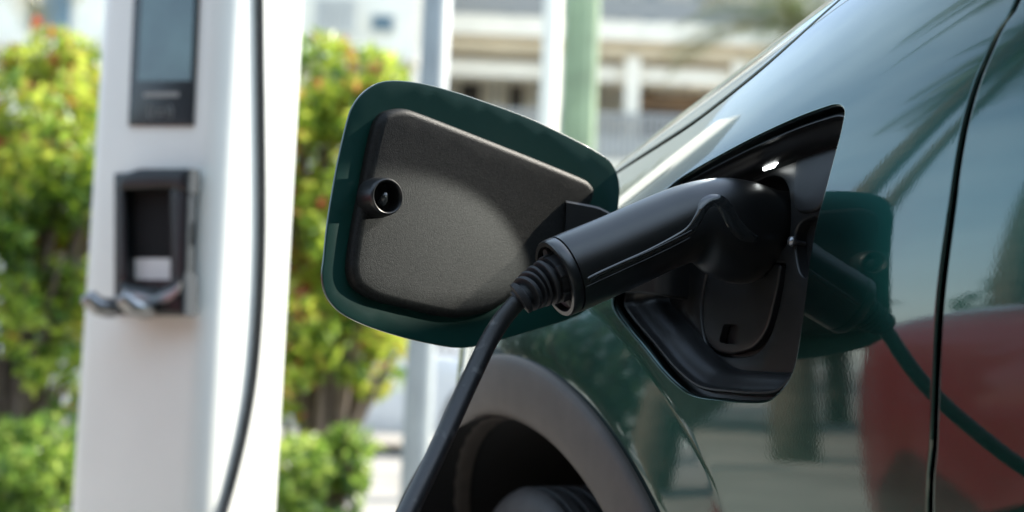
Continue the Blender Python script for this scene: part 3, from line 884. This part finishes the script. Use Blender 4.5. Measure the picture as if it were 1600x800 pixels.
dsp = plate('display', fq([(228,-40),(309,-40),(302,127),(219,128)]), fm2, .001, 0, SCRD, scr, grid=False, h0=.0072)
plate('indicator_bar', fq([(228,146),(283,145),(283,152),(228,153)]), fm2, .001, 0, SCRL, scr, grid=False, h0=.0072)
def arc_px(cx, cy, r, a0, a1, n=9): return [fm2(*fpx(cx+r*math.cos(R(a0+(a1-a0)*i/(n-1))), cy-r*.9*math.sin(R(a0+(a1-a0)*i/(n-1)))), .0075) for i in range(n)]
V, Fc = [], []
for r, sgn in ((12,0),(12,180),(19,0),(19,180)):
    tube_data(arc_px(254, 176, r, sgn-38, sgn+38), .0013, 6, V, Fc)
tube_data([fm2(*fpx(249,173), .0075), fm2(*fpx(259,173), .0075)], .0012, 6, V, Fc)
tube_data([fm2(*fpx(249,180), .0075), fm2(*fpx(259,180), .0075)], .0012, 6, V, Fc)
mesh('contactless_symbol', V, Fc, SCRL, scr)
# holster: a hooded black box with an open, slanting tray and two hooks
ho = plate('holster', fq([(184,272),(292,264),(287,492),(184,490)]), fm2, .012, .004, HOLB, stn, grid=False, h0=.001)
def fbar(name, P, h0_, h1_, mt, parent, r=.004):
    return plate(name, fq(P, .02, h1_), fm2, h1_-h0_, r, mt, parent, grid=False, h0=h0_)
fbar('hood', [(184,272),(214,262),(294,262),(292,300),(262,294),(184,296)], .012, .052, HOLB, ho, .012)
fbar('side_wall', [(264,290),(294,268),(288,470),(268,478)], .012, .042, HOLB, ho, .008)
fbar('side_wall', [(183,285),(194,285),(197,440),(184,440)], .012, .042, HOLB, ho, .005)
fbar('tray', [(184,440),(240,452),(266,440),(286,425),(286,492),(184,492)], .012, .058, HOLB, ho, .012)
fbar('front_lip', [(192,452),(240,463),(268,452),(281,440),(278,458),(262,471),(236,476),(192,468)], .058, .063, HOOKM, ho, .002)
fbar('sticker', [(202,404),(266,404),(266,437),(202,437)], .0125, .014, STICK, ho, 0)
fbar('recess_back', [(196,296),(264,296),(266,402),(198,402)], .0125, .0135, VOID, ho, 0)
for hx in (0, 58):
    V, Fc = tube_data([fm2(*fpx(x+hx*.95, y, h), h) for x, y, h in ((190,478,.03),(172,482,.07),(152,478,.10),(139,466,.112),(135,460,.115))], [.020,.020,.019,.018,.014], 12)
    mesh('hook', V, Fc, HOOKM, ho)
def sidept(x, y, out=.010):
    sn = -FD; Q = on_plane(x, y, C0+sn*out, sn); return Q
cabp = [(406,-160),(407,-60),(408,60),(410,200),(411,330),(409,430),(404,520),(396,600),(384,670),(370,730),(355,785)]
cc = [sidept(*q) for q in cabp]
cc += [sidept(335,850,.02), sidept(318,900,.05)]
e = cc[-1]; cc += [e+Vector((-.06,-.06,-.16)), Vector((e.x-.12,e.y-.12,.015)), Vector((e.x-.02,e.y-.2,.012))]
tag(mesh('charging_cable', *tube_data(crom(cc, 120, False), .0088, 14), CABLE, base=(cc[0].x,cc[0].y,0)), 'black cable hanging down the sunlit side of the white charging post', 'cable')

# ------------------------------------------------------------------ poles
def pole(name, px, py, Y, r, top, mt, label, cat, flutes=0):
    c = at(px, py, Y); V = []; Fc = []; seg = 48; b = (c.x, c.y, 0)
    t = tag(thing(name, label, cat, b))
    V, Fc = [], []
    for z in (0, top):
        for k in range(seg):
            th = 2*math.pi*k/seg; rr = r*(1-(.10*(k % 4 in (0,1)) if flutes else 0)); V.append(Vector(b)+Vector((rr*math.cos(th), rr*math.sin(th), z)))
    for k in range(seg): Fc.append((k, (k+1)%seg, seg+(k+1)%seg, seg+k))
    Fc.append([seg+k for k in range(seg)])
    mesh('shaft', V, Fc, mt, t, sharp=50 if flutes else None)
    V, Fc = box_data((c.x, c.y, .02), r*2, r*2, .02, bev=.005); mesh('base_plate', V, Fc, mt, t, sharp=30)
    V, Fc = tube_data([Vector((c.x,c.y,1.15)), Vector((c.x,c.y,1.19))], r*1.06, 32); mesh('band', V, Fc, mt, t, sharp=30)
    return t
pole('steel_pole', 665, 400, 5.0, .051, 5, POLE, 'round galvanised grey pole between the bushes and the green car', 'pole')
pole('green_post', 905, 150, 9.0, .115, 7, GPOLE, 'fluted pale green post in front of the white building', 'post', 1)
pole('white_post', 858, 150, 11.0, .07, 7, WHITE, 'slim white post just left of the fluted green post', 'post')

# ------------------------------------------------------------------ building with balconies
bld = thing('apartment_building', 'white apartment building with long balcony slabs and a dark shopfront', 'building', (at(800,300,31).x, 31, 0))
YB = 30.0
def X_(px, Y=YB): return (px-800)/F*Y
def Z_(py, px=950, Y=YB): return at(px, py, Y).z
XL, XR = X_(630), X_(1330)
zs = Z_(64); 
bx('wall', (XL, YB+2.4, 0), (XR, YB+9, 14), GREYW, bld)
SH_ = 3.0
for k in range(-2, 3):
    z = zs+SH_*k
    if z < 1: continue
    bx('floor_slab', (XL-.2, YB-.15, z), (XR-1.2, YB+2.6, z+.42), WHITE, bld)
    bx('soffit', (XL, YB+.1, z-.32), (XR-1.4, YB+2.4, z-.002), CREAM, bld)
    bx('beam', (XL-.1, YB+.35, z-.80), (XR-1.6, YB+.75, z-.45), WHITE, bld)
for px in (642, 862, 980, 1150):
    bx('column', (X_(px)-.16, YB+.1, 0), (X_(px)+.16, YB+.34, 13), WHITE, bld)
# windows and dark openings behind the balconies
def win(px0, px1, py0, py1, mt, frame=True, Y=YB+2.3):
    x0, x1 = X_(px0,Y), X_(px1,Y); z1, z0 = Z_(py0,900,Y), Z_(py1,900,Y)
    fr = bx('window', (x0, Y-.02, z0), (x1, Y+.2, z1), WHITE if frame else DARKW, bld)
    bx('pane', (x0+.08, Y-.05, z0+.08), (x1-.08, Y-.022, z1-.08), mt, fr)
for a in ((952,1022,-60,40,WGLASS),(1060,1130,-60,38,WGLASS),(700,770,-60,30,CURT),(786,850,-60,30,WGLASS),
          (702,745,132,230,DARKW),(752,775,132,230,CURT),(780,812,132,180,DARKW),(815,850,140,230,CURT),
          (945,975,132,200,CURT),(985,1020,132,230,DARKW),(1030,1070,150,235,CURT),(1075,1140,132,235,DARKW)): win(*a)
bx('shop_sign', (X_(990), YB+1.0, Z_(155)), (X_(1100), YB+1.15, Z_(130)), BROWN, bld)
bx('door_frame', (X_(985), YB+1.9, Z_(300)), (X_(1100), YB+2.25, Z_(128)), DARKW, bld)
for k in range(-2, 2):
    z = zs+SH_*k+.42
    if z < .5: continue
    bars = ([], [])
    for q in range(60): box_data((XL+.3+q*(XR-XL-2)/60, YB-.08, z+.5), .035, .02, .46, *bars)
    mesh('railing_bars', *bars, RAIL, bld, smooth=False)
    r = bx('railing', (XL, YB-.1, z+.95), (XR-1.3, YB-.04, z+1.02), RAIL, bld)
    bx('rail_panel', (XL, YB-.06, z+.08), (XR-1.3, YB-.05, z+.5), CURT if k == -1 else RAIL, r)
# second, brighter block to the left
bl2 = thing('apartment_building', 'bright white building behind the bushes with a barred balcony at its corner', 'building', (X_(350, 26), 27, 0))
bx('wall', (X_(-600,26), 26, 0), (X_(628,26), 34, 14), WHITE, bl2)
for px0, px1, py0, py1, mt in ((15,90,-10,62,WGLASS),(-120,-40,-10,62,WGLASS),(470,536,-10,44,RAIL),(560,600,10,40,WGLASS),(300,380,-20,40,WGLASS)):
    x0, x1 = X_(px0,26), X_(px1,26); z1, z0 = Z_(py0,300,26), Z_(py1,300,26)
    fr = bx('window', (x0, 25.93, z0), (x1, 26.1, z1), GREYW, bl2)
    bx('pane', (x0+.06, 25.90, z0+.06), (x1-.06, 25.928, z1-.06), mt, fr)
V, Fc = [], []
for k in range(9):
    x = X_(474+k*7.5, 25.5); box_data((x, 25.55, (Z_(-10,300,26)+Z_(44,300,26))/2), .02, .02, .42, V, Fc)
mesh('barred_railing', V, Fc, GREYW, bl2, smooth=False)
bx('floor_slab', (X_(-600,25), 25.2, Z_(95,300,26)), (X_(640,26), 25.95, Z_(72,300,26)), WHITE, bl2)
bx('floor_slab', (X_(-600,25), 25.2, Z_(95,300,26)-3), (X_(640,26), 25.95, Z_(72,300,26)-3), WHITE, bl2)

# ------------------------------------------------------------------ shrubs and trees
LEAF = leaf_mat('hedge_leaves', [(.02,(.03,.08,.015)),(.25,(.09,.19,.025)),(.48,(.26,.37,.04)),(.84,(.42,.48,.08)),(.93,(.42,.26,.07)),(1.05,(.38,.10,.05))], 3.5, .5)
LEAFG = leaf_mat('green_leaves', [(.05,(.03,.08,.015)),(.5,(.16,.28,.04)),(.9,(.38,.48,.12))], 4, .5)
LEAFD = leaf_mat('dark_leaves', [(.1,(.012,.035,.012)),(.5,(.03,.07,.02)),(.9,(.06,.11,.03))], 2, .3)
BARK = mat('bark', (.13,.10,.075), rough=.9, noise=.3, nscale=12, bump=.5, bscale=30, dist=.01)
def leaves(blobs, n, size, rnd, V, Fc):
    tot = sum(b[3]*b[4]*b[5] for b in blobs)
    for b in blobs:
        cx, cy, cz, rx, ry, rz = b
        for _ in range(int(n*rx*ry*rz/tot)):
            for _try in range(40):
                x, y, z = rnd.uniform(-1,1), rnd.uniform(-1,1), rnd.uniform(-1,1); d = x*x+y*y+z*z
                if d < 1 and d > rnd.random()*.6 and mnoise.noise(Vector((cx+x*rx, cy+y*ry, cz+z*rz))*4.5) > -.07: break
            c = Vector((cx+x*rx, cy+y*ry, cz+z*rz)); 
            nrm = Vector((rnd.gauss(0,1), rnd.gauss(0,1), rnd.gauss(.6,1))).normalized()
            t = nrm.orthogonal().normalized(); t = Matrix.Rotation(rnd.uniform(0,6.28), 3, nrm) @ t; q = nrm.cross(t)
            s_ = size*rnd.uniform(.6,1.3); i = len(V)
            V += [c-t*s_, c+q*s_*.42+nrm*s_*.12, c+t*s_, c-q*s_*.42+nrm*s_*.12]; Fc += [(i,i+1,i+2),(i,i+2,i+3)]
def shrub(name, base, blobs, n, size, mt, label, cat, seed, group=None, trunk=.03):
    rnd = random.Random(seed); t = thing(name, label, cat, base, group); V, Fc = [], []
    nb_ = len(blobs); blobs = list(blobs)
    for b in blobs[:nb_]:                       # ragged sprigs round each clump
        for _ in range(4):
            a_ = rnd.uniform(0, 6.28); q_ = rnd.uniform(.75, 1.12); w_ = rnd.uniform(.22, .40)
            blobs.append((b[0]+b[3]*q_*math.cos(a_), b[1]+rnd.uniform(-.5,.5)*b[4], b[2]+b[5]*q_*math.sin(a_), b[3]*w_, b[4]*w_, b[5]*w_))
    leaves(blobs, n, size, rnd, V, Fc)
    tone(mesh('crown', V, Fc, mt, t, smooth=False), rnd)
    V, Fc = [], []
    bz = Vector(base)
    for b in blobs:
        if b[5] < .1 and rnd.random() < .5: continue
        e = Vector(b[:3]); m_ = bz.lerp(e, .5)+Vector((rnd.uniform(-.1,.1), rnd.uniform(-.1,.1), 0))
        m_.x = bz.x*.6+e.x*.4
        tube_data(crom([bz+Vector((rnd.uniform(-.04,.04),rnd.uniform(-.04,.04),-.02)), m_, e+Vector((0,0,b[5]*.5))], 8, False), [trunk*(1-.09*k) for k in range(8)], 7, V, Fc)
    mesh('trunk', V, Fc, BARK, t)
    return t
def B_(px, py, Y, rx, ry, ryY=.5):
    c = at(px, py, Y); return (c.x, c.y, c.z, rx/F*Y, ryY, ry/F*Y)
a = at(40, 400, 6.2)
shrub('shrub', (a.x, a.y, 0), [B_(60,170,6.2,110,95),B_(100,120,6.3,70,70),B_(10,290,6.2,150,110),B_(90,330,6.1,80,110),B_(30,430,6.2,130,110),B_(90,500,6.1,75,100),B_(120,220,6.0,60,110),B_(115,590,6.1,45,70)], 9000, .040, LEAF, 'tall yellow green and red leaved bush left of the charging post', 'bush', 3)
a = at(30, 700, 5.4)
shrub('shrub', (a.x, a.y, 0), [B_(20,740,5.4,90,85,.4),B_(85,720,5.4,60,75,.4),B_(-60,760,5.4,90,100,.4),B_(60,830,5.4,80,70,.4)], 3500, .034, LEAFG, 'low green bush at the foot of the taller one, left of the post', 'bush', 4)
a = at(520, 400, 6.4)
shrub('shrub', (a.x, a.y, 0), [B_(500,130,6.4,85,75),B_(560,130,6.6,80,60),B_(470,240,6.4,80,110),B_(540,250,6.4,95,120),B_(610,160,6.6,45,50),B_(490,380,6.4,80,110),B_(550,420,6.5,75,110),B_(470,500,6.4,60,90),B_(540,545,6.5,80,60),B_(610,500,6.5,40,60),B_(430,300,6.4,60,150),B_(470,600,6.4,50,50),B_(585,590,6.6,40,35)], 11000, .040, LEAF, 'tall yellow green and red leaved bush between charging post and steel pole', 'bush', 5)
a = at(500, 750, 5.6)
shrub('shrub', (a.x, a.y, 0), [B_(480,740,5.6,60,60,.35),B_(530,730,5.6,50,60,.35),B_(470,820,5.6,70,60,.35),B_(520,790,5.6,45,50,.35)], 2600, .034, LEAFG, 'low bright green bush at the right foot of the charging post', 'bush', 6)
# ------------------------------------------------------------------ palms
FROND = leaf_mat('palm_leaflets', [(.1,(.03,.06,.015)),(.5,(.08,.11,.03)),(.9,(.20,.17,.06))], 1.5, .3)
def palm(x, y, h, label, seed, nf=22, L=2.2, lean=.3):
    rnd = random.Random(seed); t = thing('palm_tree', label, 'palm tree', (x, y, 0), 'palm trees')
    top = Vector((x+lean, y, h)); pts = crom([(x,y,0),(x+lean*.3,y,h*.5),tuple(top)], 14, False)
    V, Fc = tube_data(pts, [.16-.004*k+(.012 if k % 2 else 0) for k in range(14)], 12); mesh('trunk', V, Fc, BARK, t)
    V, Fc = [], []
    for k in range(nf):
        az = rnd.uniform(0, 6.28); el = rnd.uniform(-.2, 1.2); P = top.copy(); d = Vector((math.cos(az)*math.cos(el), math.sin(az)*math.cos(el), math.sin(el))); side = Vector((-math.sin(az), math.cos(az), 0))
        ns = 16; sp = L/ns*rnd.uniform(.85,1.1); pr = []
        for i in range(ns+1):
            pr.append(P.copy()); P += d*sp; d = (d+Vector((0,0,-.10))).normalized()
        tube_data(pr, [.016*(1-i/ns*.8) for i in range(ns+1)], 5, V, Fc)
        for i in range(2, ns+1):
            w_ = L*.26*math.sin(math.pi*min(1,(i+1)/(ns+2)))**.6
            for sg in (-1, 1):
                for q in (0, .5):
                    c = pr[i] if q == 0 else pr[i].lerp(pr[i-1], .5); dd = (pr[i]-pr[i-1]).normalized()
                    tip = c+side*sg*w_+dd*w_*.6+Vector((0,0,-.25*w_)); j = len(V)
                    V += [c-dd*.022, c+dd*.022, tip]; Fc.append((j,j+1,j+2))
    tone(mesh('crown', V, Fc, FROND, t, smooth=False), rnd, 1, .15, 3)
palm(at(1235,100,22).x+.4, 22, 6.2, 'palm tree in front of the white building behind the car roofline', 11, 26, 2.3, -.2)
palm(at(-20,100,12).x-.9, 12, 5.0, 'palm tree whose fronds hang in at the far top left corner', 12, 24, 2.0, .2)
for i, (az, d, h, lb) in enumerate(((-56,9,7.2,'palm tree left of the red car, nearest to the charging post'),(-66,11,8.5,'tallest palm tree beyond the red car'),(-74,8,5.6,'short palm tree beyond the red car, behind its roof'),(-61,16,9.0,'farthest palm tree beyond the red car'))):
    palm(math.sin(R(az))*d, math.cos(R(az))*d, h, lb, 20+i, 20, 2.4)

# ------------------------------------------------------------------ cars
def simple_car(label, loc, yaw, pm, seed=0, scale=1.0):
    t = thing('parked_car', label, 'car', loc)
    M = Matrix.Rotation(yaw, 3, 'Z'); lc = Vector(loc)
    def T(x, y, z): return lc+M@Vector((x*scale, y*scale, z*scale))
    #    x, half width, z bottom, z shoulder, z belt/top
    sts = [(-2.21,.1,.50,.54,.58),(-2.21,.45,.46,.58,.66),(-2.20,.62,.42,.60,.72),(-2.12,.80,.30,.66,.86),(-1.7,.87,.22,.72,.93),(-1.0,.90,.20,.74,.95),(0,.91,.20,.74,.94),(.9,.90,.20,.72,.92),(1.3,.89,.22,.70,.88),(1.75,.88,.20,.68,.85),(2.08,.84,.17,.62,.80),(2.19,.78,.18,.58,.76),(2.23,.66,.22,.52,.68),(2.24,.45,.28,.46,.58),(2.24,.1,.38,.42,.48)]
    rows = []
    for x, hw, zb, zs_, zt_ in sts:
        rows.append([T(x, -hw*.93, zb), T(x,-hw*.99,zb+.12), T(x, -hw, zs_), T(x, -hw*.97, zs_+(zt_-zs_)*.7), T(x, -hw*.90, zt_), T(x, -hw*.5, zt_+.03), T(x, 0, zt_+.04), T(x, hw*.5, zt_+.03), T(x, hw*.90, zt_), T(x, hw*.97, zs_+(zt_-zs_)*.7), T(x, hw, zs_), T(x,hw*.99,zb+.12), T(x, hw*.93, zb)])
    b = sheet('body', rows, pm, t, sharp=50); sub = b.modifiers.new('s', 'SUBSURF'); sub.levels = sub.render_levels = 2
    ro = [(-2.0,.78,.90,.92),(-1.55,.66,1.0,1.28),(-1.0,.62,1.0,1.43),(-.2,.62,1.0,1.46),(.35,.62,1.0,1.40),(.85,.68,.95,1.10),(1.15,.74,.90,.90)]
    rows = []
    for x, hw, z0, z1 in ro:
        rows.append([T(x, -hw*1.13, .88), T(x, -hw*1.03, (z1+.9)/2), T(x, -hw*.95, z1-.04), T(x, -hw*.6, z1), T(x, hw*.6, z1), T(x, hw*.95, z1-.04), T(x, hw*1.03, (z1+.9)/2), T(x, hw*1.13, .88)])
    g = sheet('glasshouse', rows, GLASS, t, sharp=60)
    rows2 = [[T(x, -hw*.96, z1-.035), T(x, -hw*.6, z1+.012), T(x, hw*.6, z1+.012), T(x, hw*.96, z1-.035)] for x, hw, z0, z1 in ro[1:5]]
    sheet('roof', rows2, pm, t, sharp=60)
    for sy in (-1, 1):
        for pts_ in ([(-.25,.915,.93),(-.25,.65,1.44)], [(1.1,.84,.93),(.35,.63,1.40)], [(-1.9,.85,.93),(-1.5,.67,1.28),(-1.0,.63,1.43)]):
            V, Fc = tube_data([T(x, sy*y, z) for x, y, z in pts_], .035, 8); mesh('pillar', V, Fc, pm, t)
        for x in (-1.35, 1.35):
            wh = bpy.data.objects.new('wheel', None); COL.objects.link(wh); wh.parent = t
            axv = M@Vector((0, sy, 0)); c = T(x, sy*.82, .32)
            V, Fc = lathe([(-.10,.2),(-.10,.30),(-.07,.325),(.07,.325),(.105,.30),(.10,.2)], c, axv, Vector((0,0,1)), 40); mesh('tyre', V, Fc, TYRE, wh)
            V, Fc = lathe([(.09,.215),(.095,.2),(.05,.17),(.07,.05),(.08,0)], c, axv, Vector((0,0,1)), 30); mesh('rim', V, Fc, RIM, wh, sharp=40)
            V, Fc = lathe([(.04,.38),(.10,.37),(.103,.0)], T(x, sy*.80, .33), axv, Vector((0,0,1)), 40); mesh('wheel_arch', V, Fc, VOID, t)
        V, Fc = box_data(T(2.08, sy*.62, .62), .10, .14, .05, M=M, bev=.03); mesh('headlight', V, Fc, STICK, t, sharp=60)
        V, Fc = box_data(T(-2.12, sy*.66, .72), .06, .12, .06, M=M, bev=.03); mesh('tail_light', V, Fc, REDL, t, sharp=60)
        V, Fc = box_data(T(.95, sy*.98, 1.0), .06, .10, .06, M=M, bev=.03); mesh('door_mirror', V, Fc, pm, t, sharp=60)
    return t
REDL = mat('red_lens', (.35,.01,.01), rough=.2, noise=.1)
REDP = mat('red_car_paint', (.17,.005,.011), rough=.35, coat=1, coat_r=.03, noise=.05)
WHP = mat('white_car_paint', (.70,.71,.72), rough=.35, coat=1, coat_r=.03, noise=.03)
SILP = mat('silver_car_paint', (.45,.47,.50), rough=.35, metal=.4, coat=1, coat_r=.03, noise=.03)
fwd = R(90+26)
rc = P0+U*1.38+NN*4.75
simple_car('red car parked beside the green one, seen reflected in its paint', (rc.x, rc.y, 0), R(24), REDP, scale=1.28)
c = at(-385, 600, 11); simple_car('pale silver car showing through the bushes at the far left', (c.x, c.y, 0), R(3), SILP)
c = at(560, 640, 13.5); simple_car('white car half hidden by the bushes left of the steel pole', (c.x, c.y, 0), R(-8), WHP)
c = at(800, 640, 17.5); simple_car('silver car far behind the green car and right of the steel pole', (c.x+.9, c.y, 0), R(4), SILP)
# round blue sign seen through the bush
c = at(566, 562, 7.6); sgn = thing('road_sign', 'round blue sign on a thin post seen through the bush', 'sign', (c.x, c.y, 0))
BLUE = mat('blue_sign', (.05,.09,.42), rough=.4, noise=.05)
V, Fc = lathe([(-.006,.0),(-.006,.055),(.0,.058),(.004,.055),(.004,.0)], c, Vector((0,-1,0)), Vector((1,0,0)), 40); mesh('disc', V, Fc, BLUE, sgn, sharp=40)
V, Fc = tube_data([(c.x,c.y+.03,0),(c.x,c.y+.03,c.z+.05)], .018, 12); mesh('post', V, Fc, POLE, sgn)
# things behind and beside the camera that the paint reflects
for i, (az, d, h, lb) in enumerate(((-72,17,3.4,'broad dark tree across the lane beyond the red car'),(-84,16,4.2,'round dark tree well to the left of the camera'),(-48,18,3.6,'dark tree between the palms beyond the charging post'),(-40,15,3.9,'dark round tree added out of view beyond the charging post, left of the leafy bushes'),(-54,14,3.2,'low dark tree added out of view left of the nearest palm'))):  # last two trees are unseen, added to darken the wheel flare's reflection
    x, y = math.sin(R(az))*d, math.cos(R(az))*d
    shrub('tree', (x, y, 0), [(x,y,h*.62,1.7,1.7,h*.32),(x+1.3,y+.3,h*.5,1.2,1.2,h*.25),(x-1.2,y-.4,h*.52,1.3,1.3,h*.26),(x+.2,y,h*.85,1.0,1.0,h*.2)], 3000, .13, LEAFD, lb, 'tree', 40+i, 'trees across the lane', .10)

# unseen block added behind the camera to cut sky fill on this side
blocker = thing('fill_blocker', 'dark grey block with a deep overhang, added unseen behind the camera to cut fill light', 'building', (-1,-5,0))
BLOCKW = mat('dark_blocker', (.11,.115,.11), rough=.8, noise=.2, nscale=2)
bx('wall', (-12,-9,0), (10,-3.4,5.5), BLOCKW, blocker)
bx('blocker_overhang', (-12,-3.4,2.9), (10,-1.6,3.05), DARKW, blocker)
bx('door', (5,-3.46,0), (6.2,-3.38,2.2), DARKW, blocker)
